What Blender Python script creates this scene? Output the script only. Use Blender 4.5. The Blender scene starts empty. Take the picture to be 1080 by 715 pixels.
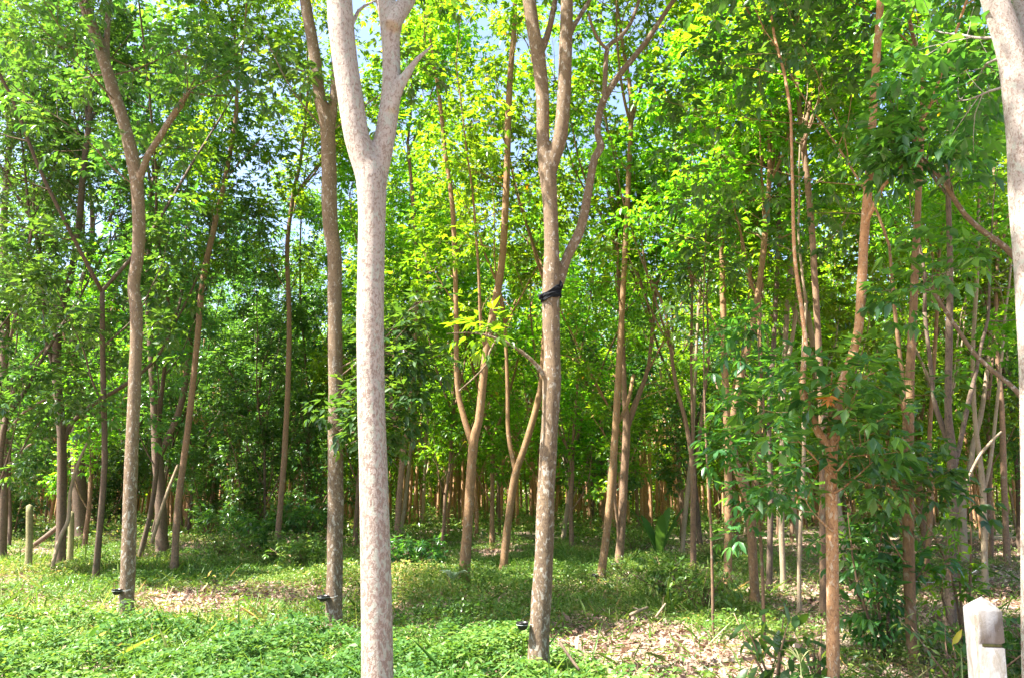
import bpy, math, random
import numpy as np
from mathutils import Vector
R = math.radians
rng = np.random.default_rng(7)
random.seed(7)
scene = bpy.context.scene
COL = scene.collection

# ------------------------------------------------------------------ camera
PITCH = R(11.4); F = 810.0; CAMZ = 1.6
FW = np.array([0, math.cos(PITCH), math.sin(PITCH)])
UP = np.array([0, -math.sin(PITCH), math.cos(PITCH)])
RT = np.array([1.0, 0, 0])
cd = bpy.data.cameras.new('camera'); cam = bpy.data.objects.new('camera', cd); COL.objects.link(cam)
cd.lens = 27; cd.sensor_width = 36; cd.clip_start = 0.05; cd.clip_end = 1500
cam.location = (0, 0, CAMZ); cam.rotation_euler = (R(90) + PITCH, 0, 0)
scene.camera = cam

def at(px, py, D):
    """world point seen at photo pixel (px,py) standing at distance D"""
    r = FW * F + RT * (px - 540) + UP * (357.5 - py)
    return np.array([0, 0, CAMZ]) + r * (D / r[1])
def rad(w, p):
    return 0.5 * w * float(np.dot(p - np.array([0, 0, CAMZ]), FW)) / F

def H(x, y):
    x = np.asarray(x, float); y = np.asarray(y, float)
    z = 0.035*np.sin(x*.9+1.3)*np.sin(y*.7) + .05*np.sin(x*.33+y*.21+2) + .025*np.sin(x*1.7-y*1.3)
    z = z*np.clip((y-3)/6, 0, 1)
    return z + 2.4*np.clip((y-42)/60, 0, 1)**1.5 + .10*np.exp(-((x+4.2)**2/4+(y-14)**2/5))

def pnoise(x, y, s, seed=0):
    o = 0
    r = np.random.default_rng(100+seed)
    for k in range(7):
        a = r.uniform(0, 6.28); f = s*r.uniform(.5, 2.2); ph = r.uniform(0, 6.28)
        o = o + np.sin((x*math.cos(a)+y*math.sin(a))*f+ph+1.3*np.sin((x*math.sin(a)-y*math.cos(a))*f*.7+ph*2))
    return o/4.0

# ------------------------------------------------------------------ tagging
def tag(o, label=None, cat=None, group=None, kind=None):
    if label: o['label'] = label
    if cat: o['category'] = cat
    if group: o['group'] = group
    if kind: o['kind'] = kind
    return o
def empty(name, loc, rz=0):
    o = bpy.data.objects.new(name, None); COL.objects.link(o)
    o.location = [float(v) for v in loc]; o.rotation_euler = (0, 0, rz); o.empty_display_size = .2
    return o

# ------------------------------------------------------------------ mesh buffers
class Buf:
    def __init__(s): s.v = []; s.f = []; s.n = 0; s.q = []; s.a = []; s.mi = []
    def add(s, V, Fs, quads=False, var=None):
        V = np.asarray(V, float).reshape(-1, 3); Fs = np.asarray(Fs, int)
        s.v.append(V)
        (s.q if quads else s.f).append(Fs + s.n)
        s.n += len(V)
        s.a.append(np.full(len(V), .5) if var is None else np.asarray(var, float))
    def build(s, name, mat, parent=None, origin=None, smooth=True):
        me = bpy.data.meshes.new(name)
        V = np.concatenate(s.v)
        if origin is not None: V = V - np.asarray(origin)[None, :3]
        T = np.concatenate(s.f).reshape(-1, 3) if s.f else np.zeros((0, 3), int)
        Q = np.concatenate(s.q).reshape(-1, 4) if s.q else np.zeros((0, 4), int)
        me.vertices.add(len(V)); me.vertices.foreach_set('co', V.ravel().astype(np.float32))
        me.loops.add(T.size + Q.size)
        me.loops.foreach_set('vertex_index', np.concatenate([T.ravel(), Q.ravel()]).astype(np.int32))
        me.polygons.add(len(T) + len(Q))
        st = np.concatenate([np.arange(len(T))*3, T.size + np.arange(len(Q))*4]).astype(np.int32)
        me.polygons.foreach_set('loop_start', st)
        me.update(calc_edges=True)
        if smooth: me.polygons.foreach_set('use_smooth', np.ones(len(me.polygons), bool))
        at_ = me.attributes.new('var', 'FLOAT', 'POINT')
        at_.data.foreach_set('value', np.concatenate(s.a).astype(np.float32))
        me.materials.append(mat)
        o = bpy.data.objects.new(name, me); COL.objects.link(o)
        if parent is not None: o.parent = parent
        return o

def unit(a):
    a = np.asarray(a, float); return a/np.maximum(np.linalg.norm(a, axis=-1, keepdims=True), 1e-9)

def tube(buf, P, Rd, sides=8, wob=0.0, cap=True, seed=0):
    P = np.asarray(P, float); Rd = np.asarray(Rd, float); n = len(P)
    T = np.zeros_like(P); T[1:-1] = P[2:]-P[:-2]; T[0] = P[1]-P[0]; T[-1] = P[-1]-P[-2]; T = unit(T)
    ref = np.array([1.0, 0, 0]) if abs(T[0][0]) < .9 else np.array([0, 1.0, 0])
    u = unit(ref - T[0]*np.dot(ref, T[0])); U = [u]
    for i in range(1, n):
        u = u - T[i]*np.dot(u, T[i]); u = unit(u); U.append(u)
    U = np.array(U); W = np.cross(T, U)
    th = np.arange(sides)*2*math.pi/sides
    rr = np.repeat(Rd[:, None], sides, 1)
    if wob:
        s = np.concatenate([[0], np.cumsum(np.linalg.norm(P[1:]-P[:-1], axis=1))])
        g = np.random.default_rng(seed)
        for k in range(5):
            a, b, c = g.integers(1, 4), g.uniform(2, 11), g.uniform(0, 6.3)
            rr = rr*(1+wob*.5*np.sin(a*th[None]+b*s[:, None]+c))
    V = P[:, None]+rr[..., None]*(np.cos(th)[None, :, None]*U[:, None]+np.sin(th)[None, :, None]*W[:, None])
    V = V.reshape(-1, 3)
    i = np.arange(n-1)[:, None]*sides; j = np.arange(sides)[None]; k = (j+1) % sides
    Q = np.stack([i+j, i+k, i+sides+k, i+sides+j], -1).reshape(-1, 4)
    buf.add(V, Q, quads=True)
    if cap:
        base = buf.n - n*sides
        buf.v.append(np.array([P[0]-T[0]*Rd[0]*.2, P[-1]+T[-1]*Rd[-1]*.5])); buf.a.append(np.array([.5, .5]))
        jj = np.arange(sides); kk = (jj+1) % sides
        buf.f.append(np.stack([base+kk, base+jj, np.full(sides, buf.n)], -1))
        o = base+(n-1)*sides
        buf.f.append(np.stack([o+jj, o+kk, np.full(sides, buf.n+1)], -1))
        buf.n += 2

def spline(P, Rd, step):
    """Catmull-Rom through points with radii"""
    P = np.asarray(P, float); Rd = np.asarray(Rd, float)
    X = np.c_[P, Rd]; X = np.vstack([2*X[0]-X[1], X, 2*X[-1]-X[-2]])
    out = []
    for i in range(1, len(X)-2):
        n = max(2, int(np.linalg.norm(X[i+1][:3]-X[i][:3])/step))
        t = np.linspace(0, 1, n, endpoint=False)[:, None]
        a, b, c, d = X[i-1], X[i], X[i+1], X[i+2]
        out.append(.5*((2*b)+(-a+c)*t+(2*a-5*b+4*c-d)*t*t+(-a+3*b-3*c+d)*t**3))
    out.append(X[-2][None]); out = np.vstack(out)
    return out[:, :3], np.maximum(out[:, 3], .002)

# leaves ------------------------------------------------------------
LT0 = np.array([[0,0,0],[.30,-.40,.10],[.33,0,0],[.30,.40,.10],[.66,-.36,.09],[.68,0,-.02],[.66,.36,.09],[1,0,-.0]])
LF0 = np.array([[0,2,1],[0,3,2],[1,2,5],[1,5,4],[2,3,6],[2,6,5],[4,5,7],[5,6,7]])
LT1 = np.array([[0,0,0],[.48,-.5,.12],[1,0,0],[.48,.5,.12]])
LF1 = np.array([[0,3,2],[0,2,1]])
def leaves(buf, P, A, N, L, W, lod=1, droop=.25, var=None):
    P = np.asarray(P); n = len(P)
    if not n: return
    A = unit(A); S = unit(np.cross(A, N)); N = np.cross(S, A)
    T, Fc = (LT0, LF0) if lod == 0 else (LT1, LF1)
    L = np.broadcast_to(L, (n,)); W = np.broadcast_to(W, (n,)); d = np.broadcast_to(droop, (n,))
    t = T[:, 0][None]; s = T[:, 1][None]; z = T[:, 2][None]
    V = (P[:, None] + A[:, None]*(t*L[:, None])[..., None] + S[:, None]*(s*W[:, None])[..., None]
         + N[:, None]*((z*W[:, None]) - d[:, None]*t*t*L[:, None])[..., None])
    k = len(T)
    Fa = (Fc[None] + (np.arange(n)*k)[:, None, None]).reshape(-1, 3)
    if var is None: var = rng.random(n)
    buf.add(V.reshape(-1, 3), Fa, var=np.repeat(var, k))

def whorls(buf, C, Dr, g, nl=6, pet=.16, L=.14, W=.05, lod=1, trif=True, petbuf=None):
    """umbrella-like tufts of (trifoliate) leaves at twig tips C pointing along Dr"""
    C = np.asarray(C, float); Dr = unit(Dr); m = len(C)
    if not m: return
    tot = m*nl
    c = np.repeat(C, nl, 0); d = np.repeat(Dr, nl, 0)
    az = (np.tile(np.arange(nl), m)*2.4 + np.repeat(g.uniform(0, 6.28, m), nl) + g.normal(0, .3, tot))
    ref = np.tile([.3, .2, 1.0], (tot, 1)); u = unit(np.cross(d, ref)); w = np.cross(d, u)
    el = g.uniform(-.1, .9, tot)
    dirp = unit(u*np.cos(az)[:, None]+w*np.sin(az)[:, None]+d*el[:, None]+np.array([0, 0, .15]))
    pl = pet*g.uniform(.6, 1.25, tot)
    c = c - d*(g.uniform(0, .10, tot)[:, None])
    tip = c+dirp*pl[:, None]; tip[:, 2] -= pl*.12
    if petbuf is not None:
        for a_, b_ in zip(c, tip): tube(petbuf, [a_, b_], [.0022, .0016], 3, cap=False)
    vb = np.repeat(np.repeat(g.random(m), nl)*.6+g.random(tot)*.4, 3 if trif else 1)
    if trif:
        t3 = np.repeat(tip, 3, 0); h = dirp.copy(); h[:, 2] -= g.uniform(.15, .75, tot); h = unit(h)
        side = unit(np.cross(h, np.tile([0, 0, 1.0], (tot, 1))+1e-3))
        ang = np.tile([-1.0, 0, 1.0], tot); h3 = np.repeat(h, 3, 0); s3 = np.repeat(side, 3, 0)
        A = h3*np.where(ang == 0, 1, .62)[:, None]+s3*(ang*.75)[:, None]
        A = A + g.normal(0, .10, A.shape)
        LL = L*np.where(ang == 0, 1.05, .88)*np.repeat(g.uniform(.65, 1.2, tot), 3)
    else:
        t3 = tip; A = dirp+np.array([0, 0, -.35]); LL = L*g.uniform(.6, 1.2, tot)
    N = np.tile([0, 0, 1.0], (len(t3), 1)) + g.normal(0, .32, (len(t3), 3))
    leaves(buf, t3, A, N, LL, LL*(W/L), lod, g.uniform(.05, .45, len(t3)), vb)

# ------------------------------------------------------------------ materials
def nt(name):
    m = bpy.data.materials.new(name); m.use_nodes = True; t = m.node_tree
    for n in list(t.nodes): t.nodes.remove(n)
    return m, t, t.nodes, t.links
def ramp(n, stops, interp='LINEAR'):
    r = n.new('ShaderNodeValToRGB'); e = r.color_ramp.elements; r.color_ramp.interpolation = interp
    while len(e) > 1: e.remove(e[-1])
    e[0].position = stops[0][0]; e[0].color = (*stops[0][1], 1)
    for p, c in stops[1:]:
        x = e.new(p); x.color = (*c, 1)
    return r
def leaf_mat(name, stops, trans=(1.9, 1.9, .8), tfac=.42, rough=.38, spec=.5, objvar=.25):
    m, t, n, l = nt(name)
    out = n.new('ShaderNodeOutputMaterial'); a = n.new('ShaderNodeAttribute'); a.attribute_name = 'var'
    oi = n.new('ShaderNodeObjectInfo')
    r = ramp(n, stops); l.new(a.outputs['Fac'], r.inputs[0])
    hs = n.new('ShaderNodeHueSaturation'); l.new(r.outputs[0], hs.inputs['Color'])
    mr = n.new('ShaderNodeMapRange'); mr.inputs[3].default_value = 1-objvar; mr.inputs[4].default_value = 1+objvar
    l.new(oi.outputs['Random'], mr.inputs[0]); l.new(mr.outputs[0], hs.inputs['Value'])
    mh = n.new('ShaderNodeMapRange'); mh.inputs[3].default_value = .5-.02*objvar/.25; mh.inputs[4].default_value = .5+.012*objvar/.25
    l.new(oi.outputs['Random'], mh.inputs[0]); l.new(mh.outputs[0], hs.inputs['Hue'])
    p = n.new('ShaderNodeBsdfPrincipled'); p.inputs['Roughness'].default_value = rough
    p.inputs['Specular IOR Level'].default_value = spec
    l.new(hs.outputs[0], p.inputs['Base Color'])
    mul = n.new('ShaderNodeMix'); mul.data_type = 'RGBA'; mul.blend_type = 'MULTIPLY'; mul.clamp_result = False
    mul.inputs[0].default_value = 1; mul.inputs[7].default_value = (*trans, 1)
    l.new(hs.outputs[0], mul.inputs[6])
    tr = n.new('ShaderNodeBsdfTranslucent'); l.new(mul.outputs[2], tr.inputs[0])
    mx = n.new('ShaderNodeMixShader'); mx.inputs[0].default_value = tfac
    l.new(p.outputs[0], mx.inputs[1]); l.new(tr.outputs[0], mx.inputs[2]); l.new(mx.outputs[0], out.inputs[0])
    return m
def noise(n, l, vec, scale, detail=4, rough=.55, dist=0):
    x = n.new('ShaderNodeTexNoise'); x.inputs['Scale'].default_value = scale; x.inputs['Detail'].default_value = detail
    x.inputs['Roughness'].default_value = rough; x.inputs['Distortion'].default_value = dist
    if vec is not None: l.new(vec, x.inputs['Vector'])
    return x
def mixc(n, l, f, a, b, typ='MIX'):
    x = n.new('ShaderNodeMix'); x.data_type = 'RGBA'; x.blend_type = typ
    for s, v in ((0, f), (6, a), (7, b)):
        if isinstance(v, (int, float)): x.inputs[s].default_value = v
        elif isinstance(v, tuple): x.inputs[s].default_value = (*v, 1)
        else: l.new(v, x.inputs[s])
    return x.outputs[2]
def mapr(n, l, v, a, b, c=0, d=1):
    x = n.new('ShaderNodeMapRange'); x.inputs[1].default_value = a; x.inputs[2].default_value = b
    x.inputs[3].default_value = c; x.inputs[4].default_value = d; l.new(v, x.inputs[0]); return x.outputs[0]
def bark_mat(name, base, dark, lichen, patch=(.50, .60), lich=(.60, .66), low_patch=0.0, scale=1.0, objvar=.15, bump=.35):
    m, t, n, l = nt(name)
    out = n.new('ShaderNodeOutputMaterial'); p = n.new('ShaderNodeBsdfPrincipled')
    p.inputs['Roughness'].default_value = .85; p.inputs['Specular IOR Level'].default_value = .25
    tc = n.new('ShaderNodeTexCoord'); mp = n.new('ShaderNodeMapping'); l.new(tc.outputs['Object'], mp.inputs[0])
    mp.inputs['Scale'].default_value = (1*scale, 1*scale, .55*scale)
    oi = n.new('ShaderNodeObjectInfo')
    big = noise(n, l, mp.outputs[0], 5, 4); med = noise(n, l, mp.outputs[0], 34, 5, .65, .4); fin = noise(n, l, mp.outputs[0], 120, 3, .7)
    lic = noise(n, l, mp.outputs[0], 17, 4, .6, .6)
    c = mixc(n, l, mapr(n, l, big.outputs[0], .35, .65), base, tuple(v*.78 for v in base))
    sp = n.new('ShaderNodeSeparateXYZ'); l.new(tc.outputs['Object'], sp.inputs[0])
    low = mapr(n, l, sp.outputs[2], .6, 3.4, low_patch, 0)
    ad = n.new('ShaderNodeMath'); ad.operation = 'ADD'; l.new(med.outputs[0], ad.inputs[0]); l.new(low, ad.inputs[1])
    c = mixc(n, l, mapr(n, l, ad.outputs[0], patch[0], patch[1]), c, dark)
    ad2 = n.new('ShaderNodeMath'); ad2.operation = 'MULTIPLY_ADD'; l.new(low, ad2.inputs[0]); ad2.inputs[1].default_value = .5; l.new(lic.outputs[0], ad2.inputs[2])
    c = mixc(n, l, mapr(n, l, ad2.outputs[0], lich[0], lich[1], 0, .8), c, lichen)
    # horizontal growth scars
    mp2 = n.new('ShaderNodeMapping'); l.new(tc.outputs['Object'], mp2.inputs[0]); mp2.inputs['Scale'].default_value = (1.2, 1.2, 26)
    scar = noise(n, l, mp2.outputs[0], 1.4, 3, .6)
    c = mixc(n, l, mapr(n, l, scar.outputs[0], .60, .70, 0, .45), c, tuple(v*.8 for v in dark))
    c = mixc(n, l, mapr(n, l, fin.outputs[0], .3, .7, 0, .5), c, tuple(v*.72 for v in base), 'MIX')
    hs = n.new('ShaderNodeHueSaturation'); l.new(c, hs.inputs['Color'])
    mr = mapr(n, l, oi.outputs['Random'], 0, 1, 1-objvar, 1+objvar); l.new(mr, hs.inputs['Value'])
    l.new(hs.outputs[0], p.inputs['Base Color'])
    b = n.new('ShaderNodeBump'); b.inputs['Strength'].default_value = bump; b.inputs['Distance'].default_value = .012
    hh = n.new('ShaderNodeMath'); hh.operation = 'ADD'; l.new(med.outputs[0], hh.inputs[0]); l.new(fin.outputs[0], hh.inputs[1])
    l.new(hh.outputs[0], b.inputs['Height']); l.new(b.outputs[0], p.inputs['Normal'])
    l.new(p.outputs[0], out.inputs[0]); return m
def plain(name, col, rough=.7, nz=.25, scale=30, spec=.4):
    m, t, n, l = nt(name); out = n.new('ShaderNodeOutputMaterial'); p = n.new('ShaderNodeBsdfPrincipled')
    tc = n.new('ShaderNodeTexCoord'); x = noise(n, l, tc.outputs['Object'], scale)
    c = mixc(n, l, mapr(n, l, x.outputs[0], .35, .65), col, tuple(v*(1-nz) for v in col)); l.new(c, p.inputs['Base Color'])
    p.inputs['Roughness'].default_value = rough; p.inputs['Specular IOR Level'].default_value = spec
    l.new(p.outputs[0], out.inputs[0]); return m

M = {}
M['leaf'] = leaf_mat('rubber_leaf', [(0, (.035, .10, .018)), (.35, (.060, .15, .018)), (.7, (.10, .21, .022)), (.97, (.17, .28, .03)), (.99, (.42, .20, .03)), (1, (.5, .16, .03))], trans=(3.3, 2.9, .55), tfac=.56, objvar=.3)
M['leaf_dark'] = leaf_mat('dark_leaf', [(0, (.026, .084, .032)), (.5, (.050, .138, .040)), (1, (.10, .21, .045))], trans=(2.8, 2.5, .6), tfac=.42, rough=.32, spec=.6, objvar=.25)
M['weed'] = leaf_mat('weed_leaf', [(0, (.038, .11, .025)), (.6, (.08, .185, .035)), (1, (.18, .29, .06))], trans=(1.7, 1.5, .7), tfac=.38, objvar=0.01, rough=.5, spec=.3)
M['under'] = leaf_mat('undergrowth_leaf', [(0, (.05, .13, .02)), (.35, (.09, .19, .03)), (.8, (.20, .29, .06)), (.93, (.34, .36, .14)), (1, (.42, .30, .17))], trans=(1.7, 1.6, .7), tfac=.35, objvar=.01)
M['litter'] = leaf_mat('dry_leaf', [(0, (.16, .095, .065)), (.5, (.31, .205, .15)), (1, (.50, .385, .31))], trans=(1, .8, .6), tfac=.12, rough=.7, spec=.2, objvar=.01)
M['yellow'] = leaf_mat('yellow_leaf', [(0, (.6, .5, .03)), (1, (.7, .55, .05))], tfac=.3, trans=(1.2, 1, .5), objvar=.01)
M['orange'] = leaf_mat('orange_leaf', [(0, (.55, .17, .02)), (1, (.65, .28, .03))], tfac=.3, trans=(1.2, 1, .5), objvar=.01)
M['straw'] = leaf_mat('straw_blade', [(0, (.45, .45, .18)), (1, (.6, .62, .25))], tfac=.25, trans=(1, 1, .8), objvar=.01)
M['pale_leaf'] = leaf_mat('silvery_leaf', [(0, (.35, .48, .30)), (1, (.6, .68, .52))], tfac=.2, trans=(1, 1, .8), objvar=.01)
M['bark_white'] = bark_mat('pale_bark', (.44, .385, .335), (.22, .155, .12), (.38, .42, .35), patch=(.51, .575), lich=(.55, .60), low_patch=.085, objvar=.02, scale=1.8, bump=.8)
M['bark_tan'] = bark_mat('tan_bark', (.235, .165, .10), (.11, .072, .05), (.46, .43, .37), patch=(.50, .62), lich=(.57, .64), low_patch=.08, scale=1.7, bump=.7)
M['bark_orange'] = bark_mat('orange_bark', (.44, .235, .11), (.20, .095, .045), (.52, .42, .30), patch=(.52, .62), lich=(.57, .63), scale=1.9, low_patch=.04)
M['bark_brown'] = bark_mat('brown_bark', (.25, .155, .09), (.11, .07, .05), (.34, .33, .24), patch=(.5, .64), lich=(.62, .72), low_patch=.05)
M['bark_russet'] = bark_mat('russet_bark', (.31, .185, .088), (.16, .09, .05), (.40, .36, .26), patch=(.5, .64), lich=(.6, .7), scale=1.1, low_patch=.06)
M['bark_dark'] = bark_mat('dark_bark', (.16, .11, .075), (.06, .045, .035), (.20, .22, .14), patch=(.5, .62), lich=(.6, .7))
M['bark_pink'] = bark_mat('pink_bark', (.35, .265, .17), (.16, .10, .07), (.42, .40, .32), patch=(.55, .68), lich=(.6, .7))

# ------------------------------------------------------------------ tree growing
class Skel:
    def __init__(s): s.thick = Buf(); s.thin = Buf(); s.wc = []; s.wd = []; s.has_thin = False; s.thick_n = 0
    def limb(s, P, Rd, thick, sides=8, wob=0., seed=0):
        if thick: tube(s.thick, P, Rd, sides, wob, seed=seed); s.thick_n += 1
        else: tube(s.thin, P, Rd, sides, 0, cap=False); s.has_thin = True

def twig(sk, p, d, L, r, g, sides=3):
    n = 3; P = [p]; q = p.copy(); dd = unit(d)
    for i in range(n):
        dd = unit(dd+g.normal(0, .14, 3)+np.array([0, 0, .05])); q = q+dd*L/n; P.append(q)
    sk.limb(np.array(P), np.linspace(r, r*.45, n+1), False, sides)
    sk.wc.append(q); sk.wd.append(dd)
    if L > .35:
        sk.wc.append(P[2]); sk.wd.append(unit(dd+g.normal(0, .6, 3)))
def branch(sk, p, d, L, r, g, ntw=7, tl=.6):
    n = 5; P = [p]; Ds = []; q = p.copy(); dd = unit(d)
    for i in range(n):
        dd = unit(dd+g.normal(0, .13, 3)+np.array([0, 0, .07])); q = q+dd*L/n; P.append(q); Ds.append(dd)
    sk.limb(np.array(P), np.linspace(r, r*.3, n+1), False, 4)
    sk.wc.append(q); sk.wd.append(dd)
    for k in range(ntw):
        t = g.uniform(.25, 1)*n; i = min(int(t), n-1); pp = P[i]+(P[i+1]-P[i])*(t-i)
        side = unit(np.cross(Ds[i], g.normal(0, 1, 3)))
        twig(sk, pp, Ds[i]*.6+side*.9, tl*g.uniform(.5, 1.2), r*.35, g)
def crown_limb(sk, p, d, L, r, g, nb=9, up=.10, start=.15, bl=1.9, ntw=7, thick=True, tl=.6, spread=1.0):
    n = 8; P = [p]; Ds = []; q = np.array(p, float); dd = unit(d)
    for i in range(n):
        dd = unit(dd+g.normal(0, .085, 3)+np.array([0, 0, up])); q = q+dd*L/n; P.append(q); Ds.append(dd)
    Pa = np.array(P); Rd = np.linspace(r, r*.25, n+1)
    sp, sr = spline(Pa, Rd, .35)
    sk.limb(sp, sr, thick and r > .018, 7)
    for k in range(nb):
        t = (start+(1-start)*(k+g.random())/nb)*n; i = min(int(t), n-1); pp = P[i]+(P[i+1]-P[i])*(t-i)
        side = unit(np.cross(Ds[i], g.normal(0, 1, 3))); f = 1-.5*t/n
        branch(sk, pp, Ds[i]*.55+side*spread, bl*f*g.uniform(.6, 1.25), max(.006, r*.38*f), g, ntw, tl)
    branch(sk, P[-1], Ds[-1], bl*.6, r*.25, g, ntw, tl)

def finish_tree(sk, name, base, bark, g, leafmat='leaf', label=None, group=None, nl=6, pet=.16, L=.145, W=.062, lod=1,
                remesh=None, rz=0, cat='tree', kind=None):
    root = empty(name, base, 0)
    tag(root, label, cat, group)
    t = sk.thick.build('trunk', M[bark], root, origin=base)
    if remesh:
        md = t.modifiers.new('join', 'REMESH'); md.mode = 'VOXEL'; md.voxel_size = remesh; md.use_smooth_shade = True
        sm = t.modifiers.new('soften', 'SMOOTH'); sm.factor = .6; sm.iterations = 6
    if sk.has_thin: sk.thin.build('branches', M[bark], root, origin=base)
    if sk.wc:
        b = Buf(); whorls(b, np.array(sk.wc), np.array(sk.wd), g, nl, pet, L, W, lod)
        b.build('crown', M[leafmat], root, origin=base, smooth=(lod == 0))
    return root

def hero(label, D, bark, stems, grow=(), remesh=None, leafmat='leaf', seed=0, dens=1.0, name='rubber_tree', wob=.03, sides=14,
         flare=1.6, L=.14, lod=1, tuft=(), low=()):
    """stems: list of pixel polylines (px,py,width) traced from the tree; each grows on into a crown when its index is in grow
       stems entries: (pts, dslope) ; dslope = distance drift towards the stem's end"""
    g = np.random.default_rng(1000+seed)
    sk = Skel()
    bx, by, bw = stems[0][0][0]
    b0 = at(bx, by, D); b0[2] = float(H(b0[0], b0[1])) ; base = b0.copy()
    for si, (pts, ds) in enumerate(stems):
        n = len(pts); P = []; Rr = []
        for i, q in enumerate(pts):
            d0 = D + (stems_d0 if False else 0) + ds*(i/(n-1))
            w = at(q[0], q[1], d0); P.append(w); Rr.append(rad(q[2], w))
        if si == 0:
            P[0] = base.copy()
            P.insert(0, base-np.array([0, 0, .25])); Rr.insert(0, Rr[0]*flare)
            Rr[1] *= (1+flare)/2; 
            up = P[2]-P[1]; k = min(.3, .3*np.linalg.norm(up)); P.insert(2, P[1]+unit(up)*k); Rr.insert(2, rad(pts[0][2], P[1]))
        P = np.array(P); sp, sr = spline(P, Rr, .10 if D < 12 else .25)
        sk.limb(sp, sr, sr[0] > .012, sides if sr[0] > .04 else 8, wob, seed=seed*7+si)
        if D > 5.5:
            step = np.linalg.norm(sp[1:]-sp[:-1], axis=1); zz = sp[:, 2]
            zmin = 5.0 if D > 9 else 5.7
            nbr = int(step[zz[1:] > zmin].sum()*(1.2 if D > 9 else .6)*dens*(1 if si in grow or si == 0 else .6))
            idx = np.where(zz > zmin)[0]
            for _ in range(nbr):
                j = int(g.choice(idx)); a = g.uniform(0, 6.28)
                branch(sk, sp[j], np.array([math.cos(a), math.sin(a), g.uniform(.2, 1)]), g.uniform(.9, 2.1), max(.007, min(.014, sr[j]*.4)), g, 8, .55)
        if si in grow or grow == 'all':
            d = unit(sp[-1]-sp[-4]); r = sr[-1]
            crown_limb(sk, sp[-1], unit(d+[0, 0, .3]), g.uniform(4.5, 6.5)*min(1, .5+r*9), r, g, nb=int(9*dens)+1, ntw=7, start=.1)
            if r > .03:
                for k in range(2):
                    a = g.uniform(0, 6.28); dv = unit(d+np.array([math.cos(a)*.7, math.sin(a)*.7, .3]))
                    crown_limb(sk, sp[-2], dv, g.uniform(3.5, 5.5), r*.7, g, nb=int(7*dens)+1)
    for (x, y, dd, x0, y0, nt_) in low:      # leafy side branches: tip pixel, distance, where they leave the stem
        a = at(x0, y0, D); b = at(x, y, dd); v = b-a
        branch(sk, a, v, np.linalg.norm(v), .012, g, nt_, .45)
    return finish_tree(sk, name, base, bark, g, leafmat, label, remesh=remesh, lod=lod, L=L)

# =================================================================== hero trees traced from the photo
hero('thick pale rubber tree with forked whitish trunk, the nearest and brightest tree', 4.95, 'bark_white', [
    ([(399, 779, 38), (398, 715, 34.5), (396.5, 620, 32.5), (394, 500, 30.5), (391, 400, 29), (391, 300, 28.5), (392.5, 230, 29), (391, 190, 32), (388, 172, 30)], 0),
    ([(391, 205, 24), (386, 178, 27), (377, 148, 27), (370, 105, 27), (363, 60, 26.5), (359, 15, 27), (357, -20, 25), (352, -90, 22)], -.1),
    ([(393, 208, 22), (399, 178, 23), (406, 145, 22), (412, 105, 20.5), (413, 70, 19), (412, 40, 20), (412, 18, 25), (402, -15, 17), (395, -80, 14)], .15),
    ([(413, 28, 17), (422, 12, 18), (433, -6, 16), (446, -50, 13), (455, -110, 12)], .2),
    ([(412, 118, 13), (419, 95, 13), (428, 80, 10), (440, 63, 6), (450, 54, 4), (457, 47, 1.5)], .05),
    ([(366, 40, 6), (378, 12, 5), (392, 3, 3.5), (402, -4, 2)], .1)], grow=(1, 2, 3), remesh=.012, seed=1, dens=.4, wob=.02, sides=28)
hero('slim brown rubber tree with a forked top, just behind the thick pale trunk', 9.6, 'bark_tan', [
    ([(352, 655, 18), (353, 600, 17), (354, 500, 16.5), (354, 400, 15.5), (353, 320, 15), (353, 270, 15), (348, 235, 16), (347, 180, 16), (345, 135, 15), (337, 100, 12.5), (332, 60, 12), (326, 25, 12), (320, -10, 11)], 0),
    ([(347, 150, 9), (351, 120, 9), (353, 80, 8), (353, 40, 8), (352, 0, 7), (354, -40, 6)], .1)], grow=(0, 1), remesh=.014, seed=2, sides=20, dens=.6, leafmat='leaf_dark',
    low=[(368, 425, 9.1, 354, 440, 7), (374, 445, 9.0, 354, 456, 6), (350, 436, 9.1, 354, 450, 4),
         (440, 330, 9.0, 355, 400, 8), (470, 350, 9.1, 355, 400, 9), (425, 360, 9.3, 355, 390, 8), (450, 385, 8.9, 355, 420, 8), (485, 400, 9.2, 355, 430, 7), (430, 420, 9.1, 355, 440, 8), (455, 445, 9.2, 355, 460, 7), (415, 465, 9.3, 355, 470, 5)])
hero('curving tan rubber tree standing alone at the left, its top bent leftwards', 10.2, 'bark_tan', [
    ([(133, 648, 16), (135, 600, 15), (138, 500, 13.5), (143, 380, 12.5), (144, 330, 12.5), (141, 300, 12.5), (146, 265, 12.5), (146, 215, 13), (143, 185, 13.5), (136, 150, 13), (127, 118, 12), (119, 95, 12.5), (105, 50, 11.5), (94, 20, 11), (85, -8, 10.5)], 0),
    ([(145, 200, 6), (149, 185, 7.5), (156, 165, 7), (168, 146, 7), (180, 126, 7), (190, 112, 7), (198, 97, 6)], -.3),
    ([(116, 88, 6.5), (113, 65, 6.5), (113, 35, 6), (115, 0, 5.5), (118, -40, 5)], .2)], grow=(0, 2), low=[(215, 60, 10, 198, 97, 7), (230, 90, 9.6, 198, 97, 7), (195, 50, 9.5, 198, 97, 7)], remesh=.014, seed=3, sides=18, leafmat='leaf_dark', dens=1.3)
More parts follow.
